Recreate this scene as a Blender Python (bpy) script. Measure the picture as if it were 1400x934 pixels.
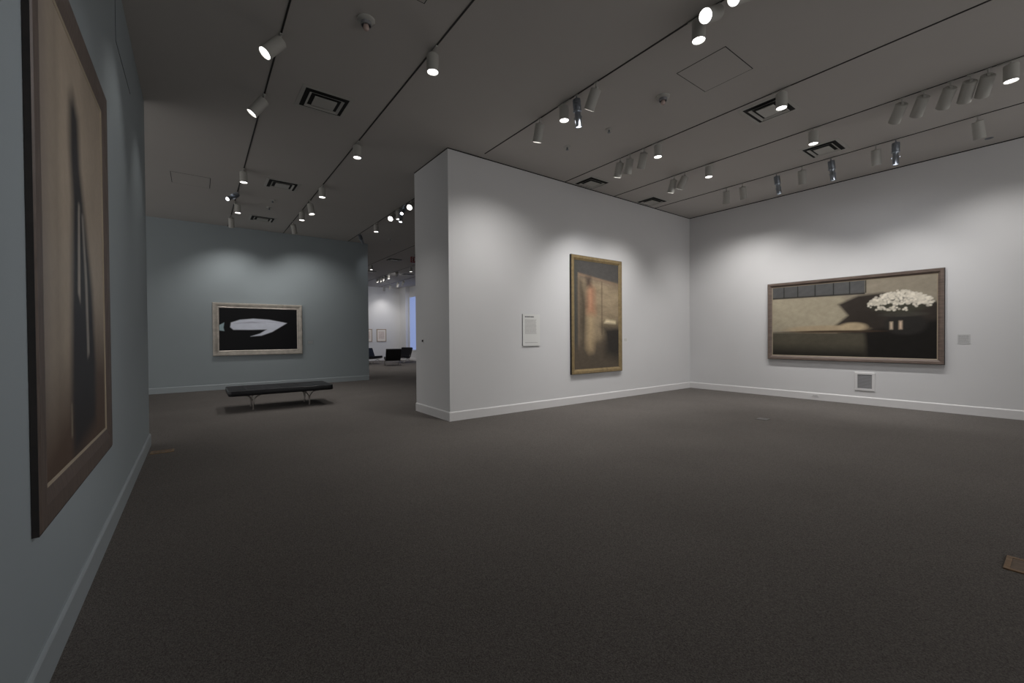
import bpy, bmesh, math, random
import numpy as np
from mathutils import Vector, Matrix, Euler
random.seed(7)
SC = bpy.context.scene
COL = SC.collection
for o in list(bpy.data.objects): bpy.data.objects.remove(o)

# ------------------------------------------------------------------ camera, world, exposure
cd = bpy.data.cameras.new('camera'); cam = bpy.data.objects.new('camera', cd); COL.objects.link(cam)
cd.sensor_width = 36; cd.lens = 14.867; cd.clip_start = 0.05; cd.clip_end = 200
FW = Vector((0.597698, 0.801649, -0.010763)); RT = Vector((0.801624, -0.597781, -0.007592)); UP = Vector((0.012520, 0.004090, 0.999913))
m = Matrix((RT, UP, -FW)).transposed().to_4x4(); m.translation = Vector((0, 0, 1.4))
cam.matrix_world = m
SC.camera = cam
W = bpy.data.worlds.new('world'); SC.world = W; W.use_nodes = True
W.node_tree.nodes['Background'].inputs[0].default_value = (1.0, 0.985, 0.97, 1)
W.node_tree.nodes['Background'].inputs[1].default_value = 0.82  # added ambient fill, entering by the open rear and left sides
SC.view_settings.view_transform = 'Standard'
try: SC.view_settings.look = 'None'
except Exception: pass
SC.view_settings.exposure = 0.0; SC.view_settings.gamma = 1.0; SC.view_settings.use_curve_mapping = False
P_DOWN, P_AIM, P_WALL = 60.0, 190.0, 170.0     # lamp powers in watts
WARM = (1.0, 0.975, 0.945); COOL = (0.95, 0.96, 1.0)

# ------------------------------------------------------------------ helpers
def lin(c): 
    c = c / 255.0
    return c / 12.92 if c <= 0.04045 else ((c + 0.055) / 1.055) ** 2.4
def rgb(r, g, b): return (lin(r), lin(g), lin(b), 1)
def mat(name, col, rough=0.6, metal=0.0, noise=None, bump=None, spec=0.5, trans=0.0, coat=0.0):
    """procedural material: base colour with fine mottling, optional bump"""
    mt = bpy.data.materials.new(name); mt.use_nodes = True
    nt = mt.node_tree; b = nt.nodes['Principled BSDF']
    b.inputs['Base Color'].default_value = col; b.inputs['Roughness'].default_value = rough
    b.inputs['Metallic'].default_value = metal; b.inputs['Specular IOR Level'].default_value = spec
    b.inputs['Transmission Weight'].default_value = trans; b.inputs['Coat Weight'].default_value = coat
    tc = nt.nodes.new('ShaderNodeTexCoord')
    if noise:
        sc, amt = noise[:2]
        nz = nt.nodes.new('ShaderNodeTexNoise'); nz.inputs['Scale'].default_value = sc; nz.inputs['Detail'].default_value = 6
        mp = nt.nodes.new('ShaderNodeMapping')
        mp.inputs['Scale'].default_value = noise[2] if len(noise) > 2 else (1, 1, 1)
        nt.links.new(tc.outputs['Object'], mp.inputs[0]); nt.links.new(mp.outputs[0], nz.inputs[0])
        rp = nt.nodes.new('ShaderNodeValToRGB')
        rp.color_ramp.elements[0].position = 0.3; rp.color_ramp.elements[1].position = 0.7
        rp.color_ramp.elements[0].color = tuple(max(0, c * (1 - amt)) for c in col[:3]) + (1,)
        rp.color_ramp.elements[1].color = tuple(min(1, c * (1 + amt)) for c in col[:3]) + (1,)
        nt.links.new(nz.outputs[0], rp.inputs[0]); nt.links.new(rp.outputs[0], b.inputs['Base Color'])
    if bump:
        n2 = nt.nodes.new('ShaderNodeTexNoise'); n2.inputs['Scale'].default_value = bump[0]; n2.inputs['Detail'].default_value = 4
        bp = nt.nodes.new('ShaderNodeBump'); bp.inputs['Strength'].default_value = bump[1]; bp.inputs['Distance'].default_value = bump[2]
        nt.links.new(tc.outputs['Object'], n2.inputs[0]); nt.links.new(n2.outputs[0], bp.inputs['Height'])
        nt.links.new(bp.outputs[0], b.inputs['Normal'])
    return mt
def emis(name, col, st):
    mt = bpy.data.materials.new(name); mt.use_nodes = True; nt = mt.node_tree
    b = nt.nodes['Principled BSDF']; b.inputs['Base Color'].default_value = (0.1, 0.1, 0.1, 1)
    b.inputs['Emission Color'].default_value = col; b.inputs['Emission Strength'].default_value = st
    return mt

def obj(name, bm, material, parent=None, smooth=False):
    me = bpy.data.meshes.new(name); bmesh.ops.recalc_face_normals(bm, faces=bm.faces)
    bm.to_mesh(me); bm.free()
    for x in (material if isinstance(material, (list, tuple)) else [material]): me.materials.append(x)
    if smooth:
        for p in me.polygons: p.use_smooth = True
        try: me.set_sharp_from_angle(angle=math.radians(40))
        except Exception: pass
    o = bpy.data.objects.new(name, me); COL.objects.link(o)
    if parent: o.parent = parent
    return o
def tag(o, label, cat, group=None):
    o['label'] = label; o['category'] = cat
    if group: o['group'] = group
    return o
def thing(name, label, cat, loc=(0, 0, 0), rotz=0, group=None):
    o = bpy.data.objects.new(name, None); COL.objects.link(o)
    o.empty_display_size = 0.1
    o.location = loc; o.rotation_euler = (0, 0, rotz)
    return tag(o, label, cat, group)
def struct(name, bm, material, parent=None, smooth=False):
    o = obj(name, bm, material, parent, smooth)
    o['kind'] = 'structure'
    return o
def copy_thing(src, name=None):
    r = src.copy(); COL.objects.link(r)
    for ch in list(src.children):
        c = ch.copy(); COL.objects.link(c); c.parent = r
        for g in list(ch.children):
            k = g.copy(); COL.objects.link(k); k.parent = c
    return r
def box(bm, x0, x1, y0, y1, z0, z1, bev=0.0):
    r = bmesh.ops.create_cube(bm, size=1)
    vs = r['verts']
    for v in vs:
        v.co = Vector(((x0 + x1) / 2 + v.co.x * (x1 - x0), (y0 + y1) / 2 + v.co.y * (y1 - y0), (z0 + z1) / 2 + v.co.z * (z1 - z0)))
    if bev:
        es = set(e for v in vs for e in v.link_edges)
        bmesh.ops.bevel(bm, geom=list(es), offset=bev, segments=3, profile=0.5, affect='EDGES')
    return bm
def NB(*a, **k): return box(bmesh.new(), *a, **k)
def lathe(bm, prof, seg=28, axis=Matrix.Identity(4)):
    """prof: (r, z) list revolved about z, open ends capped when r=0"""
    rings = []
    for r, z in prof:
        if r < 1e-6: rings.append([bm.verts.new(axis @ Vector((0, 0, z)))])
        else: rings.append([bm.verts.new(axis @ Vector((r * math.cos(2 * math.pi * i / seg), r * math.sin(2 * math.pi * i / seg), z))) for i in range(seg)])
    for a, b in zip(rings, rings[1:]):
        for i in range(seg):
            j = (i + 1) % seg
            if len(a) == 1 and len(b) > 1: bm.faces.new((a[0], b[j], b[i]))
            elif len(b) == 1 and len(a) > 1: bm.faces.new((a[i], a[j], b[0]))
            elif len(a) > 1: bm.faces.new((a[i], a[j], b[j], b[i]))
    return bm
def tube(bm, pts, r, seg=10):
    pts = [Vector(p) for p in pts]; rings = []
    rr = r if isinstance(r, (list, tuple)) else [r] * len(pts)
    ref = Vector((0, 1, 0))
    for i, p in enumerate(pts):
        t = (pts[min(i + 1, len(pts) - 1)] - pts[max(i - 1, 0)]).normalized()
        if abs(t.dot(ref)) > 0.95: u = t.cross(Vector((1, 0, 0))).normalized()
        else: u = t.cross(ref).normalized()
        v = t.cross(u)
        rings.append([bm.verts.new(p + rr[i] * (u * math.cos(2 * math.pi * k / seg) + v * math.sin(2 * math.pi * k / seg))) for k in range(seg)])
    for a, b in zip(rings, rings[1:]):
        for k in range(seg): bm.faces.new((a[k], a[(k + 1) % seg], b[(k + 1) % seg], b[k]))
    bm.faces.new(rings[0][::-1]); bm.faces.new(rings[-1])
    return bm

# ------------------------------------------------------------------ materials
M = {}
M['white_wall'] = mat('white_wall_paint', (0.70, 0.697, 0.702, 1), 0.75, noise=(1.5, 0.01), bump=(220, 0.08, 0.002), spec=0.3)
M['grey_wall'] = mat('blue_grey_wall_paint', (0.310, 0.350, 0.368, 1), 0.7, noise=(1.5, 0.015), bump=(220, 0.08, 0.002), spec=0.3)
M['ceiling'] = mat('ceiling_paint', (0.50, 0.475, 0.45, 1), 0.85, noise=(1.2, 0.015), spec=0.2)
M['base_white'] = mat('white_baseboard_paint', (0.74, 0.73, 0.73, 1), 0.4)
M['base_grey'] = mat('grey_baseboard_paint', (0.345, 0.385, 0.405, 1), 0.4)
M['gap'] = mat('shadow_gap_black', (0.006, 0.006, 0.006, 1), 0.9)
M['track'] = mat('black_track', (0.012, 0.011, 0.010, 1), 0.5)
M['lamp_white'] = mat('white_enamel', (0.42, 0.41, 0.38, 1), 0.45)
M['lamp_in'] = mat('white_baffle', (0.75, 0.75, 0.75, 1), 0.5)
M['chrome'] = mat('brushed_steel', (0.42, 0.46, 0.52, 1), 0.28, metal=1.0)
M['darksteel'] = mat('dark_steel', (0.24, 0.26, 0.29, 1), 0.4, metal=0.8)
M['lens'] = emis('lamp_glow', (1.0, 0.985, 0.97, 1), 6.0)
M['lens_dim'] = emis('faint_lamp_glow', (0.8, 0.85, 1.0, 1), 1.6)
M['vent'] = mat('vent_enamel', (0.46, 0.45, 0.42, 1), 0.5)
M['vent_dark'] = mat('vent_opening', (0.01, 0.01, 0.01, 1), 0.8)
M['brown_frame'] = mat('walnut_frame', (0.150, 0.112, 0.092, 1), 0.5, noise=(6, 0.25, (1, 1, 8)))
M['brown_frame_h'] = mat('weathered_oak_frame', (0.105, 0.078, 0.064, 1), 0.5, noise=(7, 0.25, (8, 1, 1)))
M['edge_dark'] = mat('black_frame_edge', (0.010, 0.007, 0.006, 1), 0.6, noise=(20, 0.5))
M['fillet'] = mat('gilt_fillet', (0.34, 0.28, 0.20, 1), 0.45)
M['gold_frame'] = mat('aged_gold_frame', (0.24, 0.175, 0.085, 1), 0.45, noise=(14, 0.2))
M['silver_frame'] = mat('silver_leaf_frame', (0.46, 0.42, 0.37, 1), 0.38, metal=0.25, noise=(9, 0.18))
M['leather'] = mat('black_leather', (0.006, 0.006, 0.008, 1), 0.42, bump=(160, 0.15, 0.002), spec=0.3)
M['piping'] = mat('worn_leather_piping', (0.05, 0.05, 0.055, 1), 0.25)
M['bench_steel'] = mat('bench_steel', (0.36, 0.33, 0.31, 1), 0.3, metal=1.0)
M['paper'] = mat('white_label_card', (0.74, 0.74, 0.72, 1), 0.6)
M['paper_grey'] = mat('grey_label_card', (0.26, 0.30, 0.31, 1), 0.6)
M['paper_pale'] = mat('pale_grey_label_card', (0.56, 0.56, 0.56, 1), 0.6)
M['board_edge_shade'] = mat('shaded_board_edge', (0.10, 0.10, 0.10, 1), 0.8)
M['ink'] = mat('dark_print', (0.13, 0.13, 0.13, 1), 0.7)
M['ink_pale'] = mat('pale_print', (0.47, 0.46, 0.45, 1), 0.7)
M['ink_grey'] = mat('grey_print', (0.40, 0.40, 0.40, 1), 0.7)
M['brass'] = mat('worn_brass', (0.24, 0.15, 0.08, 1), 0.5, metal=0.3, noise=(30, 0.3))
M['plate_lid'] = mat('bronze_lid', (0.15, 0.105, 0.07, 1), 0.55, noise=(40, 0.3))
M['grey_plate'] = mat('grey_floor_plate', (0.16, 0.155, 0.15, 1), 0.5)
M['grille'] = mat('grille_metal', (0.24, 0.24, 0.25, 1), 0.5)
M['red_glass'] = mat('red_bulb_glass', (0.55, 0.42, 0.38, 1), 0.12)
M['dome'] = mat('clear_plastic', (0.8, 0.78, 0.76, 1), 0.1, trans=0.85)
M['sign_red'] = mat('exit_sign_red', (0.22, 0.025, 0.03, 1), 0.4)
M['sign_white'] = mat('exit_sign_letters', (0.6, 0.55, 0.55, 1), 0.4)
M['glass_sky'] = emis('daylight_pane', rgb(122, 140, 188), 1.0)
M['canvas_back'] = mat('print_paper', (0.80, 0.74, 0.68, 1), 0.7)
M['print_image'] = mat('print_image', (0.66, 0.57, 0.52, 1), 0.7, noise=(20, .15))
M['pale_wood'] = mat('pale_wood_frame', (0.36, 0.28, 0.20, 1), 0.5)

def carpet():
    mt = bpy.data.materials.new('taupe_loop_carpet'); mt.use_nodes = True; nt = mt.node_tree; b = nt.nodes['Principled BSDF']
    b.inputs['Roughness'].default_value = 0.95; b.inputs['Specular IOR Level'].default_value = 0.1
    tc = nt.nodes.new('ShaderNodeTexCoord')
    v = nt.nodes.new('ShaderNodeTexVoronoi'); v.inputs['Scale'].default_value = 210
    n = nt.nodes.new('ShaderNodeTexNoise'); n.inputs['Scale'].default_value = 120; n.inputs['Detail'].default_value = 5
    big = nt.nodes.new('ShaderNodeTexNoise'); big.inputs['Scale'].default_value = 0.9; big.inputs['Detail'].default_value = 3
    for x in (v, n, big): nt.links.new(tc.outputs['Object'], x.inputs['Vector'])
    mx = nt.nodes.new('ShaderNodeMix'); mx.data_type = 'FLOAT'; mx.inputs[0].default_value = 0.5
    nt.links.new(v.outputs['Color'], mx.inputs[2]); nt.links.new(n.outputs[0], mx.inputs[3])
    rp = nt.nodes.new('ShaderNodeValToRGB')
    rp.color_ramp.elements[0].position = 0.25; rp.color_ramp.elements[1].position = 0.75
    rp.color_ramp.elements[0].color = (0.088, 0.079, 0.073, 1); rp.color_ramp.elements[1].color = (0.225, 0.206, 0.192, 1)
    nt.links.new(mx.outputs[0], rp.inputs[0])
    m2 = nt.nodes.new('ShaderNodeMix'); m2.data_type = 'RGBA'; m2.blend_type = 'MULTIPLY'; m2.inputs[0].default_value = 0.25
    nt.links.new(rp.outputs[0], m2.inputs[6]); nt.links.new(big.outputs[0], m2.inputs[7])
    nt.links.new(m2.outputs[2], b.inputs['Base Color'])
    bp = nt.nodes.new('ShaderNodeBump'); bp.inputs['Strength'].default_value = 0.5; bp.inputs['Distance'].default_value = 0.004
    nt.links.new(v.outputs['Distance'], bp.inputs['Height']); nt.links.new(bp.outputs[0], b.inputs['Normal'])
    return mt
M['carpet'] = carpet()

# ------------------------------------------------------------------ room shell
H = 4.545
XL, YLE = -0.5185, 7.37                 # near left wall and where it ends
XP, YP, YP2 = 3.370, 6.262, 7.599       # thick partition block
XR = 10.640                             # right wall
YF, XFE = 14.196, 4.611                 # far grey wall and its free end
YB, YS, XW = 25.9, -4.0, -5.5           # far back wall; rear and left sides left open for added world fill
struct('floor', NB(XW - .15, XR + .15, YS - .15, YB + .15, -0.1, 0), M['carpet'])
struct('ceiling', NB(XW - .15, XR + .15, YS - .15, YB + .15, H, H + 0.1), M['ceiling'])
struct('wall_left', NB(XL - .2, XL, YS, YLE, 0, H), M['grey_wall'])
struct('wall_partition', NB(XP, XR, YP, YP2, 0, H), M['white_wall'])
struct('wall_right', NB(XR, XR + .15, YS, YB, 0, H), M['white_wall'])
struct('wall_far', NB(XW, XFE, YF, YF + .2, 0, H), M['grey_wall'])
struct('wall_back', NB(XW, XR, YB, YB + .15, 0, H), M['white_wall'])
struct('wall_pier', NB(10.4, XR, 24.95, YB, 0, H), M['white_wall'])

def baseboard(name, p0, p1, nrm, material, h=0.155, t=0.018):
    """profiled baseboard from p0 to p1 on the floor, standing out of the wall along nrm"""
    bm = bmesh.new(); p0 = Vector(p0); p1 = Vector(p1); n = Vector(nrm)
    prof = [(0, 0), (t, 0), (t, h - .018), (t * .75, h - .008), (t * .35, h), (0, h)]
    r = [[bm.verts.new((p.x + n.x * a, p.y + n.y * a, z)) for a, z in prof] for p in (p0, p1)]
    k = len(prof)
    for i in range(k): bm.faces.new((r[0][i], r[0][(i + 1) % k], r[1][(i + 1) % k], r[1][i]))
    bm.faces.new(r[0]); bm.faces.new(r[1][::-1])
    return struct(name, bm, material)
B = 0.018
baseboard('baseboard_left', (XL, YS), (XL, YLE), (1, 0), M['base_grey'])
baseboard('baseboard_partition', (XP - B, YP), (XR, YP), (0, -1), M['base_white'])
baseboard('baseboard_partition_end', (XP, YP), (XP, YP2), (-1, 0), M['base_white'])
baseboard('baseboard_right', (XR, YS), (XR, YP - B), (-1, 0), M['base_white'])
baseboard('baseboard_far', (XW, YF), (XFE, YF), (0, -1), M['base_grey'])
baseboard('baseboard_back', (XW, YB), (10.4, YB), (0, -1), M['base_white'])
baseboard('baseboard_right_beyond', (XR, YP2), (XR, 24.95), (-1, 0), M['base_white'])
baseboard('baseboard_pier', (10.4, 24.95), (10.4, YB - B), (-1, 0), M['base_white'])
# narrow black strip painting the gap's shade where the white walls meet the ceiling
struct('gap_shade_1', NB(XP + .002, XR, YP - .003, YP, H - .016, H), M['gap'])
struct('gap_shade_2', NB(XR - .003, XR, YS, YP - .004, H - .016, H), M['gap'])
struct('gap_shade_3', NB(XP - .003, XP, YP, YP2, H - .016, H), M['gap'])

# far window (daylight through a pane with a frame)
wf = bmesh.new(); y0, y1, z0, z1 = 22.3, 24.90, 0.60, 3.95
for a, b_, c, d in ((y0, y1, z0, z0 + .06), (y0, y1, z1 - .06, z1), (y0, y0 + .06, z0 + .06, z1 - .06), (y1 - .06, y1, z0 + .06, z1 - .06)):
    box(wf, XR - .03, XR - .001, a, b_, c, d)
w = struct('window_1', wf, M['base_white'])
p = obj('pane', NB(XR - .012, XR - .004, y0 + .06, y1 - .06, z0 + .06, z1 - .06), M['glass_sky'], w)
p['kind'] = 'structure'

# access panels: flush boards with a dark joint all round
def access(name, bm_joint, bm_panel, mp, label, cat):
    t = thing(name, label, cat, group=None)
    obj('joint', bm_joint, M['vent_dark'], t); obj('board', bm_panel, mp, t)
def ceil_access(x0, x1, y0, y1, label):
    j = NB(x0, x1, y0, y1, H - .0015, H); b = NB(x0 + .009, x1 - .009, y0 + .009, y1 - .009, H - .003, H - .0005)
    access('ceiling_access_panel', j, b, M['ceiling'], label, 'access panel')
ceil_access(4.65, 5.30, 2.31, 2.90, 'flush square access panel in ceiling beside the four bright near spotlights')
ceil_access(-.36, .26, 10.15, 10.85, 'faint flush access panel in ceiling above the long bench, far left')
ceil_access(1.10, 1.76, 3.10, 3.70, 'flush access panel in ceiling cut off by the top edge of the photo')
access('wall_access_panel', NB(XL, XL + .0015, 4.88, 5.86, 3.93, 4.50), NB(XL + .0005, XL + .003, 4.887, 5.853, 3.937, 4.493), M['grey_wall'],
       'grey painted access panel high on the left wall past the tall painting', 'access panel')

# ------------------------------------------------------------------ light tracks
def track(x, y0, y1, label):
    bm = bmesh.new()
    box(bm, x - .0085, x - .004, y0, y1, H - .006, H); box(bm, x + .004, x + .0085, y0, y1, H - .006, H)
    box(bm, x - .004, x + .004, y0, y1, H - .003, H)
    tag(obj('light_track', bm, M['track']), label, 'light track', 'black light tracks')
T1, T2, T3, T4, T5, T6, T7 = 0.736, 2.108, 3.975, 3.998, 6.040, 7.560, 9.080
e = .005
track(T1, YS + e, YF - e, 'black ceiling light track running nearest the left wall')
track(T2, YS + e, YF - e, 'black ceiling light track, second from left wall, ending above the silver-framed picture wall')
track(T3, YP2 + e, YF - e, 'black light track beyond partition end, carrying the cluster of bright lamps')
track(T4, YS + e, 6.10, 'black light track ending just above left part of white partition')
track(T5, YS + e, YP - e, 'black light track meeting the partition above the tall gold-framed picture')
track(T6, YS + e, YP - e, 'black light track carrying the row of five tilted spotlights')
track(T7, YS + e, YP - e, 'black light track nearest and parallel to the right wall')
track(T5 - .05, YP2 + e, YB - e, 'faint light track in distant room, first beyond the opening')
track(T6 + .04, YP2 + e, YB - e, 'faint light track in distant room carrying small lit lamps')
track(T7, YP2 + e, YB - e, 'faint light track in distant room nearest the window')

# ------------------------------------------------------------------ track lights
LENSZ = {}
def can_mesh(r, L, recess):
    bm = bmesh.new()
    lathe(bm, [(0, 0.0), (r * .86, 0.0), (r, -.008), (r, -L), (r - .005, -L), (r - .005, -L + recess), (0, -L + recess)], 32)
    return bm
def lens_mesh(r, L, recess):
    bm = bmesh.new(); z = -L + recess - .001
    lathe(bm, [(0, z - .004), (r - .010, z - .002), (r - .006, z), (0, z + .0008)], 28)
    return bm
PROTO = {}
def proto(kind):
    """kind -> dict of part meshes, built once and shared by the copies"""
    if kind in PROTO: return PROTO[kind]
    out = []
    def me(name, bm, m_, smooth=True):
        bmesh.ops.recalc_face_normals(bm, faces=bm.faces)
        x = bpy.data.meshes.new(name); bm.to_mesh(x); bm.free(); x.materials.append(m_)
        if smooth:
            for p_ in x.polygons: p_.use_smooth = True
            try: x.set_sharp_from_angle(angle=math.radians(40))
            except Exception: pass
        return x
    if kind == 'down': r, L, st, rec = .064, .19, .045, .012
    elif kind == 'aim': r, L, st, rec = .066, .245, .075, .03
    else: r, L, st, rec = .05, .34, .05, .02
    ad = bmesh.new(); al = .11 if kind == 'down' else .028; box(ad, -.0135, .0135, -al, al, -.012, 0, bev=.003)
    out.append(('adapter', me('adapter', ad, M['lamp_white'], False), False))
    s = bmesh.new(); tube(s, [(0, 0, -.008), (0, 0, -st - .012)], .008, 10); 
    lathe(s, [(0, -st + .012), (.016, -st + .012), (.016, -st - .004), (0, -st - .004)], 16)
    out.append(('stem', me('stem', s, M['lamp_white'] if kind != 'projector' else M['darksteel']), False))
    if kind in ('down', 'aim'):
        hb = can_mesh(r, L, rec)
        if kind == 'aim':      # little hinge lug and screw on the back of the can
            box(hb, -.012, .012, -.02, .02, 0, .022); lathe(hb, [(0, 0), (.006, 0), (.006, .008), (0, .008)], 10, Matrix.Translation((.03, .0, .0)))
        out.append(('housing', me('housing', hb, M['lamp_white']), True))
        out.append(('lens', me('lens', lens_mesh(r, L, rec), M['lens']), True))
    else:
        hb = bmesh.new(); lathe(hb, [(0, 0), (.046, 0), (.05, -.006), (.05, -.13), (.045, -.14), (0, -.14)], 28)
        for k in range(4): lathe(hb, [(.05, -.02 - k * .022), (.054, -.022 - k * .022), (.054, -.028 - k * .022), (.05, -.03 - k * .022)], 28)
        out.append(('housing', me('housing', hb, M['darksteel']), True))
        rg = bmesh.new(); lathe(rg, [(.030, -.139), (.056, -.139), (.058, -.150), (.056, -.158), (.030, -.158)], 28)
        out.append(('focus_ring', me('focus_ring', rg, M['chrome']), True))
        bb = bmesh.new(); lathe(bb, [(0, -.158), (.038, -.158), (.038, -.22), (.042, -.225), (.042, -.34), (.037, -.34), (.037, -.32), (0, -.32)], 28)
        for k in (0, 1): box(bb, -.004 + (.05 if k else -.05), .004 + (.05 if k else -.05), -.006, .006, -.24, -.215)
        out.append(('barrel', me('barrel', bb, M['chrome']), True))
        lb = bmesh.new(); lathe(lb, [(0, -.327), (.034, -.325), (.035, -.321), (0, -.3208)], 24)
        out.append(('lens', me('lens', lb, M['lens']), True))
    PROTO[kind] = (out, r, L, st); return PROTO[kind]
spotdata = {}
def spot(parent, loc, direction, power, deg, blend=1.0, col=WARM, rad=.03):
    key = (round(power, 2), deg, blend, col, rad)
    if key not in spotdata:
        l = bpy.data.lights.new('lamp_beam', 'SPOT'); l.energy = power; l.spot_size = math.radians(deg); l.spot_blend = blend
        l.color = col; l.shadow_soft_size = rad; spotdata[key] = l
    o = bpy.data.objects.new('lamp_beam', spotdata[key]); COL.objects.link(o)
    o.location = loc; o.rotation_euler = Vector(direction).to_track_quat('-Z', 'Y').to_euler(); o.parent = parent
    return o
def lamp(kind, x, y, target, label, group, power=None, deg=None, lens='lens', dx=0.0, col=WARM):
    parts, r, L, st = proto(kind)
    t = thing('track_light', label, 'track light', (x, y, H - .008), 0, group)
    piv = Vector((dx, 0, -st))
    if target is None: d = Vector((0, 0, -1))
    else: d = (Vector(target) - Vector((x + dx, y, H - st))).normalized()
    q = d.to_track_quat('-Z', 'Y')
    for n, me_, moves in parts:
        o = bpy.data.objects.new(n, me_); COL.objects.link(o); o.parent = t
        if moves:
            o.rotation_euler = q.to_euler(); o.location = piv
            if n == 'lens' and lens != 'lens':
                o.material_slots[0].link = 'OBJECT'; o.material_slots[0].material = M[lens]
    if power: spot(t, piv + d * (L + .008), d, power, deg or 60, col=col)
    return t
G = {'a': 'track lights near the left wall', 'b': 'downlights on the second track', 'c': 'track lights beyond the partition end',
     'd': 'track lights on the middle track', 'e': 'track lights before the gold-framed picture', 'f': 'track lights on the track with five tilted lamps',
     'g': 'track lights by the right wall', 'h': 'small track lights in the distant room'}
PL = (-.5, 3.25, 1.9); PC = (6.95, YP, 1.9); PR = (XR, 2.86, 1.75); PF = (1.47, YF, 1.7)
LP = P_WALL
# track 1
lamp('aim', T1, 4.93, (-.52, 4.75, 2.9), 'tilted white spotlight with glowing face, nearest lamp above the left painting', G['a'], 16, 60)
lamp('aim', T1, 6.27, (-.52, 6.45, 2.7), 'tilted white spotlight, second above left painting, beside a square ceiling vent', G['a'], 16, 60)
lamp('down', T1, 9.28, None, 'white downlight directly above a sparkling steel projector, near left grey wall', G['a'], P_DOWN, 95)
lamp('projector', T1, 10.76, (-1.6, 8.2, 2.2), 'sparkling steel framing projector aimed toward the camera, on the left track', G['a'], 6, 50, col=COOL)
lamp('down', T1, 11.59, None, 'small downlight between the sparkling projector and the far grey wall', G['a'], P_DOWN, 95, dx=.06)
lamp('aim', T1, 12.79, (.9, YF, 1.5), 'unlit-looking pale can closest to far grey wall on the left track', G['a'], LP * .50, 110)
# track 2
lamp('down', T2, 4.24, None, 'white downlight standing alone at top, nearest one on second track', G['b'], P_DOWN, 95)
lamp('down', T2, 6.96, None, 'white downlight on second track, second nearest, beyond the near vent', G['b'], P_DOWN, 95)
lamp('down', T2, 9.33, None, 'small white downlight on second track, third nearest', G['b'], P_DOWN, 95)
lamp('aim', T2, 10.47, (2.6, 9.9, 0), 'small glowing lamp on second track leaning slightly right of its neighbours', G['b'], P_DOWN, 80)
lamp('down', T2, 11.42, None, 'small white downlight farthest on second track still showing its glow', G['b'], P_DOWN, 95)
lamp('aim', T2, 12.60, (2.9, YF, 1.5), 'pale dark-faced can at far end of second track near grey wall', G['b'], LP * .50, 110)
# beyond the partition end
lamp('aim', T3, 9.15, (1.4, 6.4, 1.9), 'brightest blazing spotlight half hidden by partition edge, facing the camera', G['c'], 18, 50, dx=.03)
lamp('projector', T3, 9.45, (2.2, 7.8, 2.0), 'small bright lens just below the blazing spotlight at partition edge', G['c'], 6, 50, col=COOL)
lamp('projector', T3, 9.72, (3.3, 9.0, 0), 'dark steel projector between bright lamps beyond the partition', G['c'], None)
lamp('down', T3, 9.98, None, 'lit downlight touching a round bright spotlight beyond the partition', G['c'], P_DOWN, 95, dx=.03)
lamp('aim', T3, 10.25, (1.0, 7.0, 1.2), 'round bright spotlight, leftmost of the cluster beyond the partition', G['c'], 16, 50)
lamp('down', T3, 11.51, None, 'single small downlight between lamp cluster and end of far grey wall', G['c'], P_DOWN, 95)
lamp('projector', T3, 12.95, (6.4, 16.5, 1.8), 'bluish tilted projector just above the free end of far grey wall', G['c'], 8, 60, lens='lens_dim', col=COOL)
# track 4
lamp('aim', T4, 4.65, (4.3, YP, .1), 'dark-faced white can nearest the partition on the middle track', G['d'], LP * .60, 120)
lamp('down', T4, 4.15, None, 'lit downlight beside a steel framing projector on the middle track', G['d'], P_DOWN, 95)
lamp('projector', T4, 3.92, (4.7, 4.2, 1.0), 'tall steel framing projector hanging between a lit downlight and a dark-faced can', G['d'], 12, 40, col=COOL)
lamp('aim', T4, 3.58, (4.2, YP, .3), 'dark-faced white can right of the tall steel projector, middle track', G['d'], LP * .30, 95)
lamp('down', T4, 2.25, None, 'large white downlight, leftmost of the four near bright lamps at top', G['d'], P_DOWN * .8, 95)
lamp('aim', T4, 2.06, (-.4, 2.2, 1.9), 'large round glowing spotlight facing the camera, second of four near bright lamps', G['d'], P_AIM * .45, 44, col=COOL)
lamp('aim', T4, 1.76, (-.4, 2.9, 1.9), 'large bright spotlight cut by photo top, third of four near bright lamps', G['d'], P_AIM * .45, 44, col=COOL)
lamp('aim', T4, 1.47, (-.4, 4.2, 1.6), 'bright oval spotlight face cut by photo top, rightmost of four near bright lamps', G['d'], P_AIM * .45, 44)
# track 5
lamp('aim', T5, 4.86, (6.3, YP, .4), 'leftmost of three tilted cans before the gold-framed picture, inner wall glowing', G['e'], LP * .42, 90)
lamp('aim', T5, 4.65, (7.0, YP, .7), 'middle of three tilted cans before the gold-framed picture', G['e'], LP * .42, 90)
lamp('aim', T5, 4.36, (7.0, YP, .9), 'rightmost of three tilted cans before the gold-framed picture, dark-faced', G['e'], LP * .42, 90, col=COOL)
lamp('down', T5, 4.10, None, 'lit downlight right of the three tilted cans before the gold-framed picture', G['e'], P_DOWN, 95)
lamp('down', T5, 2.29, None, 'large lit downlight hanging in front of a square ceiling vent', G['e'], P_DOWN, 95)
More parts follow.
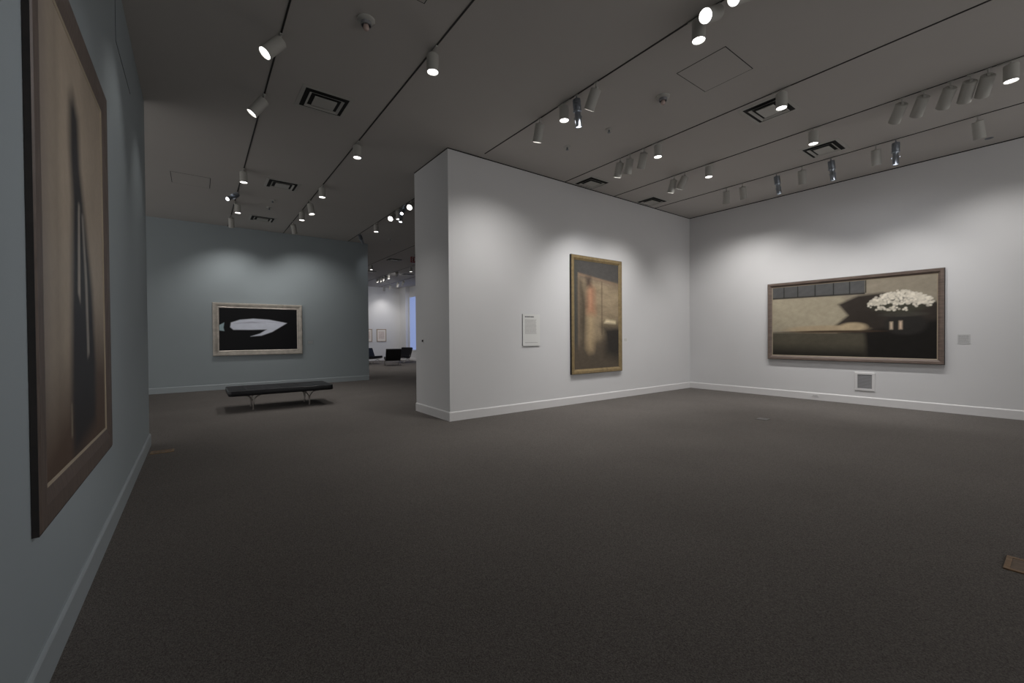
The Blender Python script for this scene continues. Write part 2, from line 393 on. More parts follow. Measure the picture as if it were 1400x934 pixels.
# track 6
lamp('aim', T6, 4.77, (7.75, YP, .5), 'tilted can with glowing inner wall near the partition, left of a dark-faced twin', G['f'], LP * .36, 90)
lamp('aim', T6, 4.54, (7.6, YP, 1.2), 'dark-faced tilted can right beside the glowing tilted can near the partition', G['f'], LP * .36, 90)
lamp('down', T6, 4.07, None, 'small lit downlight right of the tilted pair near the partition', G['f'], P_DOWN, 95)
lamp('down', T6, 2.43, None, 'lit downlight directly left of a square vent near the right wall', G['f'], P_DOWN, 95)
for i, (yy, tgt, lb) in enumerate([(1.42, (XR, 3.6, 1.35), 'leftmost of five tilted dark-faced cans at upper right'),
                                   (1.21, (XR, 3.2, 1.35), 'second from left of five tilted dark-faced cans at upper right'),
                                   (0.97, (XR, 2.8, 1.35), 'middle one of five tilted dark-faced cans at upper right'),
                                   (0.80, (XR, 2.2, 1.35), 'fourth from left of five tilted dark-faced cans at upper right'),
                                   (0.655, (XR, 1.95, 1.35), 'rightmost of five tilted dark-faced cans, beside a lit downlight')]):
    lamp('aim', T6, yy, tgt, lb, G['f'], LP * .10, 90, col=COOL)
lamp('down', T6, 0.48, None, 'lit downlight at right photo edge, after the five tilted cans', G['f'], P_DOWN, 95)
# track 7
lamp('aim', T7, 4.50, (XR, 5.3, .2), 'tilted dark-faced can closest to room corner on the right wall track', G['g'], LP * .50, 115)
lamp('aim', T7, 4.17, (XR, 4.4, .2), 'upright dark-faced can, second from the room corner on right wall track', G['g'], LP * .50, 115)
lamp('projector', T7, 3.53, (XR - .5, 3.3, 0), 'steel framing projector, leftmost of three along the right wall', G['g'], 14, 50, col=COOL)
lamp('aim', T7, 3.10, (XR, 3.4, .4), 'dark-faced can hanging between the left and middle steel projectors', G['g'], LP * .58, 86)
lamp('projector', T7, 2.65, (XR - .5, 2.45, 0), 'steel framing projector, middle of three along the right wall', G['g'], 14, 50, col=COOL)
lamp('aim', T7, 2.03, (XR, 2.2, .4), 'dark-faced can just left of the projector with a bright streak', G['g'], LP * .58, 86)
lamp('projector', T7, 1.78, (XR - .9, 1.95, 0), 'steel framing projector with bright streak, rightmost of three by right wall', G['g'], 14, 50, col=COOL)
lamp('aim', T7, 0.89, (XR, .6, .2), 'lone dark-faced can farthest right above the right wall', G['g'], LP * .50, 115)
# distant room
X8, X9 = T5 - .05, T6 + .04
lamp('down', X8, 18.0, None, 'small lit lamp in distant room, first below the faint track', G['h'], 110, 120)
lamp('down', X9, 17.6, None, 'small lit lamp in distant room beside the partition edge', G['h'], 110, 120)
lamp('down', X9, 21.9, None, 'small lit lamp farthest left in distant room above the small prints', G['h'], 110, 120)
lamp('down', X9, 20.3, None, 'small lit lamp in the middle of the distant lamp row', G['h'], 110, 120)
HL = 'tiny dark-faced can among the distant lamps seen through the opening'
for x_, y_ in ((X9, 21.5), (X9, 21.1), (X9, 20.7), (X9, 19.2), (T7, 24.0), (T7, 22.8), (T7, 22.0), (T7, 25.0)):
    lamp('aim', x_, y_, (9.6 if x_ == X9 else 9.4, YB, 1.6), HL, 'tiny distant cans', 34, 100)

# ------------------------------------------------------------------ ceiling vents
def vent(cx, cy, sx, sy, label):
    t = thing('ceiling_vent', label, 'air vent', (cx, cy, H), 0, 'square ceiling vents')
    obj('backing', NB(-sx / 2 + .03, sx / 2 - .03, -sy / 2 + .03, sy / 2 - .03, -.003, 0), M['vent_dark'], t)
    def ring(bm, a, b, w_, z0, z1):      # sloped square ring: outer edge high, inner edge low
        o_ = [(-a, -b), (a, -b), (a, b), (-a, b)]; i_ = [(-a + w_, -b + w_), (a - w_, -b + w_), (a - w_, b - w_), (-a + w_, b - w_)]
        A = [bm.verts.new((x, y, z0)) for x, y in o_]; Bq = [bm.verts.new((x, y, z1)) for x, y in i_]
        A2 = [bm.verts.new((x, y, z0 + .003)) for x, y in o_]; B2 = [bm.verts.new((x, y, z1 + .003)) for x, y in i_]
        for k in range(4):
            j = (k + 1) % 4
            bm.faces.new((A[k], A[j], Bq[j], Bq[k])); bm.faces.new((A2[k], B2[k], B2[j], A2[j]))
            bm.faces.new((A[k], A2[k], A2[j], A[j])); bm.faces.new((Bq[k], Bq[j], B2[j], B2[k]))
    f = bmesh.new(); ring(f, sx / 2, sy / 2, .046, -.004, -.009); obj('frame', f, M['vent'], t)
    r1 = bmesh.new(); ring(r1, sx / 2 - .098, sy / 2 - .098, .030, -.026, -.008); obj('louver_ring', r1, M['vent'], t)
    c = bmesh.new(); box(c, -sx / 2 + .175, sx / 2 - .175, -sy / 2 + .170, sy / 2 - .170, -.026, -.016); obj('centre_plate', c, M['vent'], t)
vent(1.40, 6.02, .62, .58, 'square ceiling vent nearest the left painting, between two light tracks')
vent(1.44, 9.76, .60, .58, 'square ceiling vent above the long bench')
vent(1.42, 12.8, .60, .58, 'small-looking ceiling vent close to the far grey wall')
vent(6.44, 2.60, .64, .56, 'square ceiling vent with a lit downlight hanging in front of it')
vent(8.56, 2.60, .62, .56, 'square ceiling vent close to the right wall above the wide painting')
vent(6.53, 5.98, .62, .54, 'ceiling vent at partition top, left one, above the gold-framed picture')
vent(8.57, 5.98, .62, .54, 'ceiling vent at partition top, right one, toward the room corner')
for x_, y_ in ((6.41, 16.5), (8.45, 20.0), (8.53, 23.5), (6.59, 20.0)):
    vent(x_, y_, .62, .58, 'dark sliver of a ceiling vent in the distant room')

# detectors and sprinklers
def detector(x, y, label):
    t = thing('ceiling_detector', label, 'detector', (x, y, H), 0, 'domed ceiling detectors')
    b_ = bmesh.new(); lathe(b_, [(0, 0), (.085, 0), (.085, -.012), (.06, -.03), (0, -.03)], 28); obj('base', b_, M['vent'], t, True)
    k = bmesh.new(); lathe(k, [(.052, -.030), (.050, -.062), (.043, -.064), (.043, -.034), (0, -.034)], 24); obj('cage', k, M['grille'], t, True)
    r = bmesh.new(); lathe(r, [(0, -.034), (.018, -.036), (.026, -.060), (.030, -.085), (.020, -.105), (0, -.112)], 20); obj('bulb', r, M['red_glass'], t, True)
detector(1.38, 4.22, 'domed ceiling detector with reddish bulb, nearest, between left tracks')
detector(4.95, 3.28, 'domed ceiling detector with reddish bulb beside the flush ceiling panel')
def sprinkler(x, y, label):
    t = thing('ceiling_sprinkler', label, 'sprinkler', (x, y, H), 0, 'small ceiling sprinklers')
    b_ = bmesh.new(); lathe(b_, [(0, 0), (.055, 0), (.052, -.01), (.02, -.016), (0, -.016)], 22); obj('escutcheon', b_, M['vent'], t, True)
    s = bmesh.new(); tube(s, [(0, 0, -.015), (0, 0, -.05)], .012, 10); lathe(s, [(0, -.05), (.024, -.052), (.024, -.056), (0, -.058)], 16); obj('head', s, M['darksteel'], t, True)
sprinkler(4.96, 5.08, 'small dark sprinkler head near partition top, left of the steel projector')
sprinkler(5.06, 4.28, 'pale sprinkler head between the middle track and gold-framed picture track')
sprinkler(1.42, 10.95, 'small sprinkler head just beyond the vent above the bench')
sprinkler(1.43, 11.6, 'small sprinkler head, farther of two beyond the vent above the bench')
sprinkler(4.97, 13.1, 'small sprinkler head over the passage by far grey wall end')
bm = bmesh.new(); lathe(bm, [(0, 0), (.05, 0), (.05, -.004), (.03, -.005), (.028, -.001), (0, -.001)], 22)
o = tag(obj('ceiling_socket', bm, M['darksteel'], None, True), 'small dark round socket in ceiling near top of the right wall', 'ceiling socket'); o.location = (10.28, .88, H)

# exit sign, mostly hidden behind the partition end
t = thing('exit_sign', 'red hanging EXIT sign peeking past the partition edge', 'exit sign', (6.60, 14.9, H))
obj('hanger', NB(-.02, .02, -.01, .01, -.12, 0), M['darksteel'], t)
obj('sign_panel', NB(-.17, .17, -.03, .03, -.34, -.12, bev=.006), M['sign_red'], t)
lt = bmesh.new()
def bar(x0, z0, x1, z1, w=.012):
    a = Vector((x0, -.032, z0)); b_ = Vector((x1, -.032, z1)); d = (b_ - a).normalized(); n = Vector((-d.z, 0, d.x)) * w
    vs = [lt.verts.new(p_) for p_ in (a + n, a - n, b_ - n, b_ + n)]; lt.faces.new(vs)
zt, zb = -.16, -.30
bar(-.13, zt, -.13, zb); bar(-.13, zt + .0, -.08, zt); bar(-.13, (zt + zb) / 2, -.09, (zt + zb) / 2); bar(-.13, zb, -.08, zb)
bar(-.055, zt, .005, zb); bar(.005, zt, -.055, zb); bar(.035, zt, .035, zb); bar(.062, zt, .13, zt); bar(.096, zt, .096, zb)
obj('lettering', lt, M['sign_white'], t)

# ------------------------------------------------------------------ paintings
def nz(S, T, sx, sy, seed, amp):
    r = np.random.RandomState(seed); out = 0
    for k in range(5):
        f = 2 ** k; a = r.uniform(0, 6.28, 4); out = out + np.sin(S * sx * f + a[0] + 1.7 * np.sin(T * sy * f * .7 + a[1])) * np.sin(T * sy * f + a[2] + 1.3 * np.sin(S * sx * f * .6 + a[3])) / f ** .7
    return out * amp / 2
def poly(S, T, pts, soft=.01, asp=1.0):
    X, Y = S * asp, T; P = [(a * asp, b_) for a, b_ in pts]; dmin = np.full(S.shape, 1e9); ins = np.zeros(S.shape, bool)
    for (x1, y1), (x2, y2) in zip(P, P[1:] + P[:1]):
        dx, dy = x2 - x1, y2 - y1; t_ = np.clip(((X - x1) * dx + (Y - y1) * dy) / (dx * dx + dy * dy + 1e-12), 0, 1)
        dmin = np.minimum(dmin, np.hypot(X - x1 - t_ * dx, Y - y1 - t_ * dy))
        c_ = ((y1 > Y) != (y2 > Y)) & (X < (x2 - x1) * (Y - y1) / ((y2 - y1) if abs(y2 - y1) > 1e-12 else 1e-12) + x1); ins ^= c_
    sd = np.where(ins, dmin, -dmin)
    return np.clip(sd / soft * .5 + .5, 0, 1)
def ell(S, T, cx, cy, rx, ry, soft=.2):
    d = np.sqrt(((S - cx) / rx) ** 2 + ((T - cy) / ry) ** 2); return np.clip((1 - d) / soft + .5, 0, 1)
class Paint:
    def __init__(s, nx, ny, asp, base, ref):
        g = np.meshgrid(np.linspace(0, 1, nx), np.linspace(0, 1, ny)); s.S, s.T = g; s.asp = asp; s.ref = ref
        s.C = np.zeros((ny, nx, 3)) + s.c(base)
    def c(s, col): return np.array([lin(x) / lin(s.ref) * .70 for x in col])
    def mix(s, mask, col): s.C = s.C * (1 - mask[..., None]) + s.c(col) * mask[..., None]
    def poly(s, pts, col, soft=.01, a=1): s.mix(poly(s.S, s.T, pts, soft, s.asp) * a, col)
    def ell(s, cx, cy, rx, ry, col, soft=.2, a=1): s.mix(ell(s.S, s.T, cx, cy, rx, ry, soft) * a, col)
    def tex(s, sx, sy, seed, amp): s.C = np.clip(s.C * (1 + nz(s.S, s.T, sx, sy, seed, amp))[..., None], 0, .95)
def canvas_mat(name, rough=.45):
    mt = bpy.data.materials.new(name); mt.use_nodes = True; nt = mt.node_tree; b_ = nt.nodes['Principled BSDF']
    at = nt.nodes.new('ShaderNodeAttribute'); at.attribute_name = 'pigment'; nt.links.new(at.outputs['Color'], b_.inputs['Base Color'])
    n_ = nt.nodes.new('ShaderNodeTexNoise'); n_.inputs['Scale'].default_value = 90; bp = nt.nodes.new('ShaderNodeBump'); bp.inputs['Strength'].default_value = .15; bp.inputs['Distance'].default_value = .002
    nt.links.new(n_.outputs[0], bp.inputs['Height']); nt.links.new(bp.outputs[0], b_.inputs['Normal'])
    b_.inputs['Roughness'].default_value = rough; b_.inputs['Specular IOR Level'].default_value = .25
    return mt
def canvas(P, x0, x1, z0, z1, y, thick, parent):
    ny, nx = P.C.shape[:2]
    me = bpy.data.meshes.new('canvas'); vs = [(x0 + (x1 - x0) * i / (nx - 1), y, z0 + (z1 - z0) * j / (ny - 1)) for j in range(ny) for i in range(nx)]
    fs = [(j * nx + i, j * nx + i + 1, (j + 1) * nx + i + 1, (j + 1) * nx + i) for j in range(ny - 1) for i in range(nx - 1)]
    k = len(vs); vs += [(x0, y + thick, z0), (x1, y + thick, z0), (x1, y + thick, z1), (x0, y + thick, z1)]
    cn = [0, nx - 1, ny * nx - 1, (ny - 1) * nx]
    edges = [list(range(nx)), [j * nx + nx - 1 for j in range(ny)], [(ny - 1) * nx + i for i in range(nx)][::-1], [j * nx for j in range(ny)][::-1]]
    for q, e_ in enumerate(edges): fs.append(tuple(e_[::-1]) + (k + q, k + (q + 1) % 4))
    fs.append((k + 3, k + 2, k + 1, k))
    me.from_pydata(vs, [], fs); ca = me.color_attributes.new('pigment', 'FLOAT_COLOR', 'POINT')
    arr = np.ones((len(vs), 4)); arr[:nx * ny, :3] = P.C.reshape(-1, 3); arr[nx * ny:, :3] = .05
    ca.data.foreach_set('color', arr.ravel().astype(np.float32))
    me.materials.append(canvas_mat('painted_canvas')); o_ = bpy.data.objects.new('canvas', me); COL.objects.link(o_); o_.parent = parent
    return o_
def frame_bm(w, h, prof):
    """mitred frame in XZ plane round the centre; prof = (inset from outer edge, height above wall)"""
    bm = bmesh.new(); rings = []
    for a, d in prof:
        rings.append([bm.verts.new((sx * (w / 2 - a), -d, sz * (h / 2 - a))) for sx, sz in ((-1, -1), (1, -1), (1, 1), (-1, 1))])
    for r0, r1 in zip(rings, rings[1:] + rings[:1]):
        for k in range(4): bm.faces.new((r0[k], r0[(k + 1) % 4], r1[(k + 1) % 4], r1[k]))
    return bm
def picture(name, label, loc, rotz, w, h, fw, dep, fmat, P, prof=None, edge=None, fillet=None, tilt=0, cat='painting', group=None):
    t = thing(name, label, cat, loc, rotz, group)
    if tilt: t.rotation_euler = Euler((tilt, 0, rotz), 'XYZ')
    prof = prof or [(0, 0), (0, dep * .75), (.012, dep), (fw * .6, dep * .93), (fw - .01, dep * .62), (fw, dep * .55), (fw, 0)]
    edge_d = prof[1][1]
    if edge:
        obj('frame', frame_bm(w, h, [(.003, edge_d)] + prof[2:-1] + [(prof[-1][0], .002), (.003, .002)]), fmat, t)
        obj('frame_edge', frame_bm(w, h, [(0, 0), (0, edge_d + .001), (.003, edge_d + .001), (.003, 0)]), edge, t)
    else:
        obj('frame', frame_bm(w, h, prof), fmat, t)
    iw = w / 2 - fw; ih = h / 2 - fw; cd_ = prof[-2][1] - .006
    if fillet: obj('fillet', frame_bm(w - 2 * fw, h - 2 * fw, [(0, cd_), (0, cd_ + .006), (.012, cd_ + .001), (.012, cd_)]), fillet, t)
    if P: canvas(P, -iw, iw, -ih, ih, -cd_, cd_ - .002, t)
    return t

# wide painting on the right wall: abstract fields of cream, umber and a patch of white dabs
P = Paint(340, 180, 2.72 / 1.52, (128, 120, 106), 188)
P.poly([(-.1, .35), (.50, .40), (.55, .6), (.48, .82), (-.1, .84)], (142, 134, 116), .03)
P.tex(7, 5, 3, .10)
P.poly([(-.1, .84), (.62, .83), (.62, 1.1), (-.1, 1.1)], (74, 74, 74), .006)
for x_ in (.09, .19, .31, .43, .53, .625): P.poly([(x_ - .003, .83), (x_ + .003, .83), (x_ + .003, 1.1), (x_ - .003, 1.1)], (28, 27, 26), .004)
P.poly([(-.1, .825), (.62, .815), (.62, .835), (-.1, .845)], (40, 38, 36), .006)
P.poly([(.44, .42), (.52, .55), (.46, .70), (.58, .80), (.72, .82), (1.1, .62), (1.1, -.1), (.5, -.1)], (46, 41, 37), .02)
P.poly([(-.1, .33), (.3, .34), (.62, .31), (.68, .2), (.64, -.1), (-.1, -.1)], (70, 66, 56), .02)
P.poly([(-.1, .12), (.64, .10), (.64, -.1), (-.1, -.1)], (38, 36, 31), .07)
P.poly([(.62, .34), (1.1, .5), (1.1, -.1), (.63, -.1)], (26, 24, 22), .03)
P.ell(.36, .375, .25, .05, (146, 131, 108), .5); P.ell(.55, .40, .08, .055, (158, 142, 116), .5); P.ell(.42, .34, .30, .015, (60, 48, 38), .8)
P.ell(.84, .42, .11, .13, (40, 38, 36), .3); P.ell(.83, .54, .12, .03, (58, 55, 50), .5)
rr = random.Random(5)
P.ell(.81, .66, .15, .10, (58, 57, 48), .5)
for k in range(520):
    a = rr.uniform(0, math.pi * 2); q = rr.uniform(0, 1) ** .45; cx = .81 + .175 * q * math.cos(a); cy = .715 + .12 * q * math.sin(a) - .05 * abs(math.cos(a)) * q
    if cy < .665 and rr.random() < .80: continue
    g_ = rr.randint(-34, 6); sz_ = rr.uniform(.6, 1.15)
    P.ell(cx, cy, .0085 * sz_, .0145 * sz_, (204 + g_, 197 + g_, 183 + g_), .9, .85)
P.poly([(.760, .36), (.774, .36), (.774, .45), (.760, .45)], (176, 160, 140), .012); P.poly([(.808, .36), (.824, .36), (.824, .46), (.808, .46)], (176, 156, 136), .012)
P.tex(9, 7, 21, .10); P.tex(60, 40, 9, .10)
picture('wide_painting', 'wide dark painting with a patch of white dabs, brown frame, on right wall', (XR, 2.862, 1.708), -math.pi / 2, 2.885, 1.72, .088, .075, M['brown_frame'], P, edge=M['edge_dark'], fillet=M['fillet'])
# tall painting on the partition: plain fields of umber, tan and rust
P = Paint(200, 300, 1.39 / 2.28, (84, 74, 64), 182)
P.poly([(.14, .22), (.14, .84), (1.1, .80), (1.1, .30)], (128, 114, 93), .06)
P.tex(4, 22, 5, .26)
P.poly([(-.1, .86), (1.1, .82), (1.1, 1.1), (-.1, 1.1)], (66, 64, 62), .02)
P.poly([(-.1, -.1), (.08, -.1), (.08, 1.1), (-.1, 1.1)], (62, 62, 58), .03)
P.poly([(.085, .18), (.115, .18), (.115, .87), (.085, .88)], (120, 105, 88), .012)
P.poly([(.085, .86), (1.0, .80), (1.0, .815), (.085, .885)], (116, 98, 81), .01)
P.poly([(.13, .2), (.24, .2), (.27, .6), (.19, .74), (.13, .8)], (54, 48, 41), .06)
P.poly([(.60, .32), (.612, .32), (.612, .82), (.60, .82)], (78, 66, 54), .012)
P.poly([(-.1, .2), (1.1, .24), (1.1, -.1), (-.1, -.1)], (76, 68, 58), .06)
P.poly([(.62, .40), (1.1, .42), (1.1, .06), (.70, .12)], (44, 41, 38), .06)
P.poly([(.66, .43), (.93, .425), (.93, .45), (.70, .462)], (190, 176, 146), .014)
P.poly([(.27, .20), (.32, .16), (.40, .17), (.42, .52), (.30, .54)], (150, 131, 103), .05)
P.poly([(.29, .52), (.44, .52), (.42, .74), (.33, .78), (.30, .70)], (142, 96, 74), .05, .85)
P.poly([(.33, .55), (.36, .55), (.36, .74), (.33, .74)], (166, 128, 102), .025, .7)
P.poly([(.25, .76), (.37, .77), (.36, .86), (.26, .85)], (56, 48, 44), .03, .9)
P.tex(30, 90, 11, .12)
picture('tall_painting', 'tall brown painting with a rust red patch, gold frame, on white partition', (6.956, YP, 1.852), 0, 1.60, 2.48, .10, .06, M['gold_frame'], P, edge=M['edge_dark'])
# black and white painting on the far wall
P = Paint(260, 150, 1.93 / 1.15, (12, 12, 15), 205)
P.poly([(.14, .66), (.25, .73), (.42, .76), (.62, .74), (.86, .66), (.76, .55), (.66, .44), (.52, .35), (.38, .33), (.50, .40), (.59, .50), (.40, .49), (.17, .49), (.13, .55)], (206, 210, 222), .012)
P.poly([(.17, .64), (.40, .69), (.58, .66), (.40, .655)], (150, 150, 165), .012, .7); P.poly([(.45, .71), (.70, .68), (.80, .655), (.6, .68)], (160, 160, 178), .01, .6)
P.poly([(-.02, .58), (.06, .66), (.05, .54), (.06, .46), (-.02, .48)], (150, 170, 176), .01)
P.tex(30, 25, 4, .05)
picture('black_painting', 'black painting with a white wedge in silver frame on the far grey wall', (1.47, YF, 1.672), 0, 2.232, 1.478, .148, .07, M['silver_frame'], P,
        prof=[(0, 0), (0, .045), (.02, .07), (.05, .068), (.115, .05), (.13, .056), (.148, .045), (.148, 0)])
# tall portrait-shaped painting on the left wall
P = Paint(150, 260, 1.44 / 2.17, (112, 102, 90), 150)
P.tex(6, 3, 8, .12)
P.poly([(-.1, -.1), (.1, -.1), (.13, .9), (.08, 1.1), (-.1, 1.1)], (94, 86, 78), .05); P.poly([(.16, -.1), (.20, -.1), (.22, 1.1), (.17, 1.1)], (92, 84, 74), .04)
P.poly([(-.1, -.1), (1.1, -.1), (1.1, .25), (.7, .3), (.3, .18), (-.1, .1)], (58, 46, 38), .10)
P.poly([(.34, .14), (.37, .42), (.40, .62), (.37, .74), (.38, .85), (.44, .88), (.52, .84), (.54, .72), (.62, .60), (.74, .42), (.78, .22), (.76, .05), (.36, .0)], (27, 26, 27), .03)
P.poly([(.47, .40), (.50, .62), (.515, .62), (.50, .38)], (140, 132, 122), .012, .7); P.poly([(.62, .24), (.60, .44), (.56, .60), (.575, .6), (.63, .44), (.65, .25)], (132, 126, 118), .014, .7)
P.poly([(.33, .06), (.335, .13), (.34, .13), (.34, .06)], (120, 112, 96), .008, .8)
P.tex(50, 80, 12, .06)
picture('large_painting', 'very tall dusky painting with dark central shape on the left wall', (XL + .0015, 3.272, 1.875), math.pi / 2, 1.745, 2.472, .15, .026, M['brown_frame_h'], P, edge=M['edge_dark'], fillet=M['fillet'], tilt=0.0)
# two small framed prints far away
for x0, x1, l in ((8.90, 9.50, 'small pale framed print in the distant room, fully visible one'), (8.03, 8.62, 'small pale framed print in distant room, partly hidden by grey wall')):
    t = thing('framed_print', l, 'framed print', ((x0 + x1) / 2, YB, 1.56), 0, 'small prints in the distant room')
    obj('frame', frame_bm(x1 - x0, .78, [(0, 0), (0, .03), (.02, .035), (.04, .03), (.04, 0)]), M['pale_wood'], t)
    obj('sheet', NB(-(x1 - x0) / 2 + .04, (x1 - x0) / 2 - .04, -.02, -.002, -.35, .35), M['canvas_back'], t)
    obj('image', NB(-(x1 - x0) / 2 + .12, (x1 - x0) / 2 - .12, -.022, -.0202, -.22, .24), M['print_image'], t)

# ------------------------------------------------------------------ labels and panels on walls
def text_lines(x0, x1, z0, z1, n, y, gap=.45, ragged=.12, seed=1):
    bm = bmesh.new(); r = random.Random(seed); st = (z1 - z0) / n
    for i in range(n):
        zt_ = z1 - i * st; xe = x1 - (r.random() * ragged * (x1 - x0)); x = x0
        while x < xe - .004:      # words of varying length
            wl = min(r.uniform(.012, .034), xe - x); box(bm, x, x + wl, y - .0004, y, zt_ - st * (1 - gap), zt_); x += wl + .005
    return bm
t = thing('text_panel', 'large white text panel on the partition left of the gold-framed picture', 'wall text', (5.12, YP, 1.53))
obj('board', NB(-.21, .21, -.022, -.018, -.30, .30), M['paper'], t)
obj('board_edge', NB(-.2095, .2095, -.0178, -.001, -.2995, .2995), M['board_edge_shade'], t)  # dark grey puts the shadow on the board's sides into their colour
obj('title_print', text_lines(-.16, .06, .235, .262, 1, -.0222, gap=.1, ragged=0, seed=3), M['ink'], t)
obj('body_print', text_lines(-.16, .13, -.08, .20, 17, -.0222), M['ink_pale'], t)
obj('credit_print', text_lines(-.16, .16, -.255, -.235, 1, -.0222), M['ink_pale'], t)
def wall_label(x, y, z, rot, w_, h_, m_, mi, label):
    t = thing('wall_label', label, 'wall label', (x, y, z), rot, 'small picture labels')
    obj('card', NB(-w_ / 2, w_ / 2, -.005, -.0005, -h_ / 2, h_ / 2), m_, t)
    obj('print', text_lines(-w_ / 2 + .012, w_ / 2 - .012, -h_ / 2 + .015, h_ / 2 - .015, 7, -.0052, seed=int(x * 10)), mi, t)
wall_label(XR, 1.19, 1.30, -math.pi / 2, .155, .165, M['paper_pale'], M['ink_grey'], 'small grey label card right of the wide painting')
wall_label(7.935, YP, 1.31, 0, .12, .10, M['paper'], M['ink_pale'], 'small white label card right of the gold-framed picture')
wall_label(2.82, YF, 1.28, 0, .17, .13, M['paper_grey'], M['ink_grey'], 'small grey label card right of the black painting')
# thermostat on partition end
t = thing('wall_sensor', 'small black wall sensor on the narrow end of the partition', 'sensor', (XP, 7.28, 1.34), -math.pi / 2)
obj('plate', NB(-.035, .035, -.006, -.0005, -.055, .055), M['base_white'], t)
obj('sensor_eye', NB(-.022, .022, -.02, -.006, -.02, .02, bev=.003), M['leather'], t)

# wall grille low on right wall
t = thing('wall_grille', 'white framed louvred air grille under the wide painting', 'air grille', (XR, 2.545, .458), -math.pi / 2)
obj('frame', frame_bm(.315, .365, [(0, 0), (0, .012), (.006, .016), (.042, .016), (.045, .008), (.045, 0)]), M['base_white'], t)
gb = bmesh.new()
for k in range(15):
    z_ = -.13 + k * .0186; vs = [gb.verts.new(c_) for c_ in ((-.112, -.011, z_ - .006), (.112, -.011, z_ - .006), (.112, -.003, z_ + .006), (-.112, -.003, z_ + .006))]; gb.faces.new(vs)
obj('louvers', gb, M['grille'], t)
obj('backing', NB(-.112, .112, -.002, -.0005, -.138, .138), M['grey_plate'], t)
# outlet on the right baseboard
t = thing('wall_outlet', 'small white outlet set in the right wall baseboard', 'outlet', (XR - .018, 3.38, .095), -math.pi / 2)
obj('plate', NB(-.07, .07, -.006, -.0005, -.028, .028, bev=.002), M['base_white'], t)
obj('socket', NB(-.045, .045, -.009, -.006, -.014, .014, bev=.001), M['paper_pale'], t)
# floor boxes
def floor_box(cx, cy, sx, sy, ma, mb, label):
    t = thing('floor_outlet', label, 'floor outlet', (cx, cy, 0), 0, 'floor outlet plates')
    f = bmesh.new()
    for a in ((-sx / 2, sx / 2, -sy / 2, -sy / 2 + .025), (-sx / 2, sx / 2, sy / 2 - .025, sy / 2), (-sx / 2, -sx / 2 + .025, -sy / 2 + .025, sy / 2 - .025), (sx / 2 - .025, sx / 2, -sy / 2 + .025, sy / 2 - .025)):
        box(f, *a, 0, .007)
    obj('rim', f, ma, t); obj('lid', NB(-sx / 2 + .026, sx / 2 - .026, -sy / 2 + .026, sy / 2 - .026, 0, .005), mb, t)
    s = bmesh.new()
    for q in (-1, 1): lathe(s, [(0, .0052), (.022, .0052), (.022, .0062), (0, .0062)], 18, Matrix.Translation((q * sx * .2, 0, 0)))
    obj('socket_cover', s, ma, t)
floor_box(3.945, .125, .235, .28, M['brass'], M['plate_lid'], 'bronze floor outlet plate cut by the right photo edge')
floor_box(-.36, 6.83, .23, .16, M['brass'], M['plate_lid'], 'brass floor outlet plate beside the end of the left wall')
floor_box(7.54, 3.14, .18, .16, M['grey_plate'], M['grey_plate'], 'grey floor outlet plate in front of the room corner')

# ------------------------------------------------------------------ bench
t = thing('long_bench', 'long black leather bench on curved steel legs before the far grey wall', 'bench', (1.395, 10.02, 0))
bx, by = .935, .53
def rounded_slab(hx, hy, z0, z1, rc, bev, seg=6):
    bm = bmesh.new(); pts = []
    for (sx, sy, a0) in ((1, 1, 0), (-1, 1, 90), (-1, -1, 180), (1, -1, 270)):
        for k in range(seg + 1):
            a = math.radians(a0 + 90 * k / seg); pts.append((sx * (hx - rc) + rc * math.cos(a), sy * (hy - rc) + rc * math.sin(a)))
    def ring(ins, z): 
        return [bm.verts.new((x * (1 - ins / hx), y * (1 - ins / hy), z)) for x, y in pts]
    rs = [ring(bev, z0), ring(bev * .3, z0 + bev * .3), ring(0, z0 + bev), ring(0, z1 - bev), ring(bev * .3, z1 - bev * .3), ring(bev, z1)]
    n = len(pts)
    for a, b_ in zip(rs, rs[1:]):
        for k in range(n): bm.faces.new((a[k], a[(k + 1) % n], b_[(k + 1) % n], b_[k]))
    bm.faces.new(rs[0][::-1]); bm.faces.new(rs[-1])
    return bm
obj('cushion', rounded_slab(bx, by, .312, .412, .08, .018), M['leather'], t, True)
pp = []
for (sx, sy, a0) in ((1, 1, 0), (-1, 1, 90), (-1, -1, 180), (1, -1, 270)):
    for k in range(7):
        a = math.radians(a0 + 15 * k); pp.append((sx * (bx - .085) + .08 * math.cos(a), sy * (by - .085) + .08 * math.sin(a), .4095))
pb = bmesh.new(); tube(pb, pp + [pp[0]], .006, 8); obj('piping', pb, M['piping'], t, True)
sm = bmesh.new()
for k in range(1, 6): box(sm, -bx + k * bx / 3 - .003, -bx + k * bx / 3 + .003, -by + .02, by - .02, .4105, .4135)
obj('seam', sm, M['piping'], t)
fr = bmesh.new()
for sy in (-1, 1): box(fr, -bx + .06, bx - .06, sy * .26 - .015, sy * .26 + .015, .285, .312)
for sx in (-1, 1): box(fr, sx * .51 - .015, sx * .51 + .015, -.245, .245, .285, .311)
obj('base_frame', fr, M['darksteel'], t)
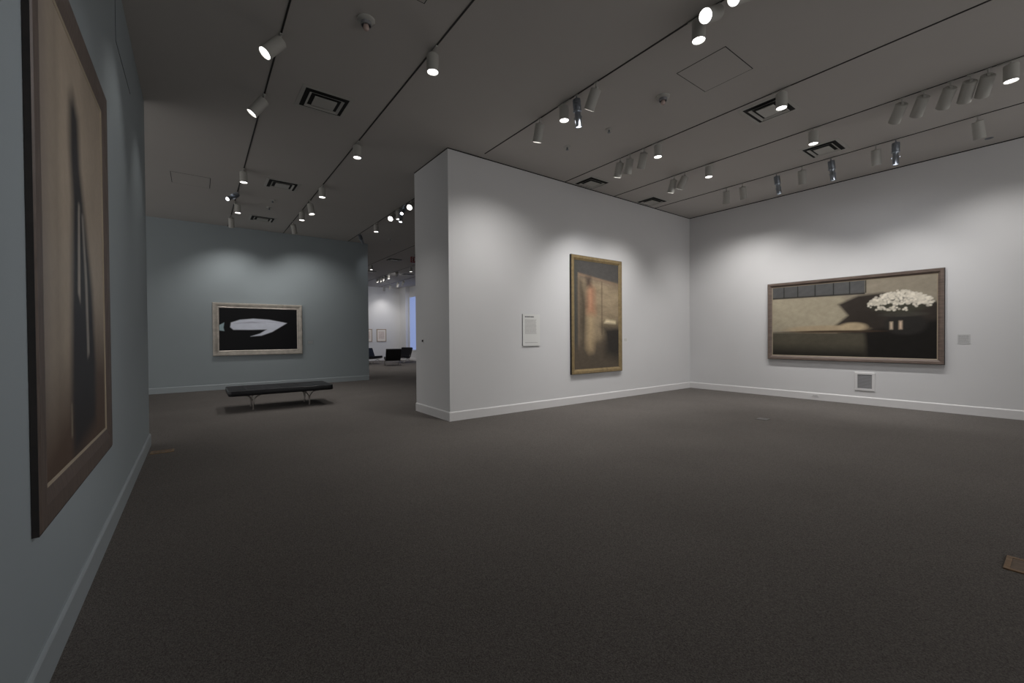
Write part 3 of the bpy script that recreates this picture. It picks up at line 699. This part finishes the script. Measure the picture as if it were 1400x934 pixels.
for sx in (-1, 1):
    for sy in (-1, 1):
        lg = bmesh.new(); X0, Y0 = sx * .51, sy * .25
        tube(lg, [(X0, Y0, .004), (X0, Y0, .16)], .014, 10)
        lathe(lg, [(0, 0), (.022, 0), (.022, .008), (0, .008)], 16, Matrix.Translation((X0, Y0, 0)))
        for q in (-1, 1):
            tube(lg, [(X0 + q * .004, Y0, .12), (X0 + q * .012, Y0, .19), (X0 + q * .04, Y0, .240), (X0 + q * .09, Y0, .275), (X0 + q * .16, Y0, .290)], [.011, .011, .010, .009, .008], 8)
        obj('leg', lg, M['bench_steel'], t, True)

# ------------------------------------------------------------------ lounge chairs in the distant room
def lounge_chair(loc, rz, label):
    """low armless cushioned chair on crossed steel legs; faces local -Y"""
    t = thing('lounge_chair', label, 'chair', loc, rz, 'black lounge chairs in the distant room')
    def pad(w_, l_, th, n, m_):
        bm = box(bmesh.new(), -w_ / 2, w_ / 2, 0, l_, -th, 0, bev=.018)
        for k in range(1, n): box(bm, -w_ / 2 + .004, w_ / 2 - .004, k * l_ / n - .004, k * l_ / n + .004, -.003, .004)
        for k in range(1, 4): box(bm, -w_ / 2 + k * w_ / 4 - .004, -w_ / 2 + k * w_ / 4 + .004, .004, l_ - .004, -.003, .004)
        return bm
    s = obj('seat', pad(.74, .60, .11, 4, 0), M['leather'], t); s.location = (0, -.38, .44); s.rotation_euler = (math.radians(-9), 0, 0)
    b_ = obj('backrest', pad(.74, .56, .10, 4, 0), M['leather'], t); b_.location = (0, .16, .34); b_.rotation_euler = (math.radians(68), 0, 0)
    for sx in (-1, 1):
        lg = bmesh.new(); X = sx * .36
        tube(lg, [(X, -.36, .008), (X, -.28, .10), (X, -.05, .21), (X, .16, .33), (X, .27, .55), (X, .36, .78)], .011, 8)
        tube(lg, [(X, .38, .008), (X, .26, .10), (X, .06, .20), (X, -.14, .28), (X, -.36, .315)], .011, 8)
        obj('leg', lg, M['bench_steel'], t, True)
    c = bmesh.new(); tube(c, [(-.36, .12, .31), (.36, .12, .31)], .010, 8); tube(c, [(-.36, -.34, .31), (.36, -.34, .31)], .010, 8); obj('crossbar', c, M['bench_steel'], t, True)
lounge_chair((7.98, 20.9, 0), math.radians(168), 'black lounge chair seen from behind, middle of three in distant room')
lounge_chair((9.25, 22.7, 0), math.radians(-62), 'black lounge chair seen from the side, right of three in distant room')
lounge_chair((7.62, 22.9, 0), math.radians(25), 'black lounge chair facing the camera, partly hidden by the grey wall')
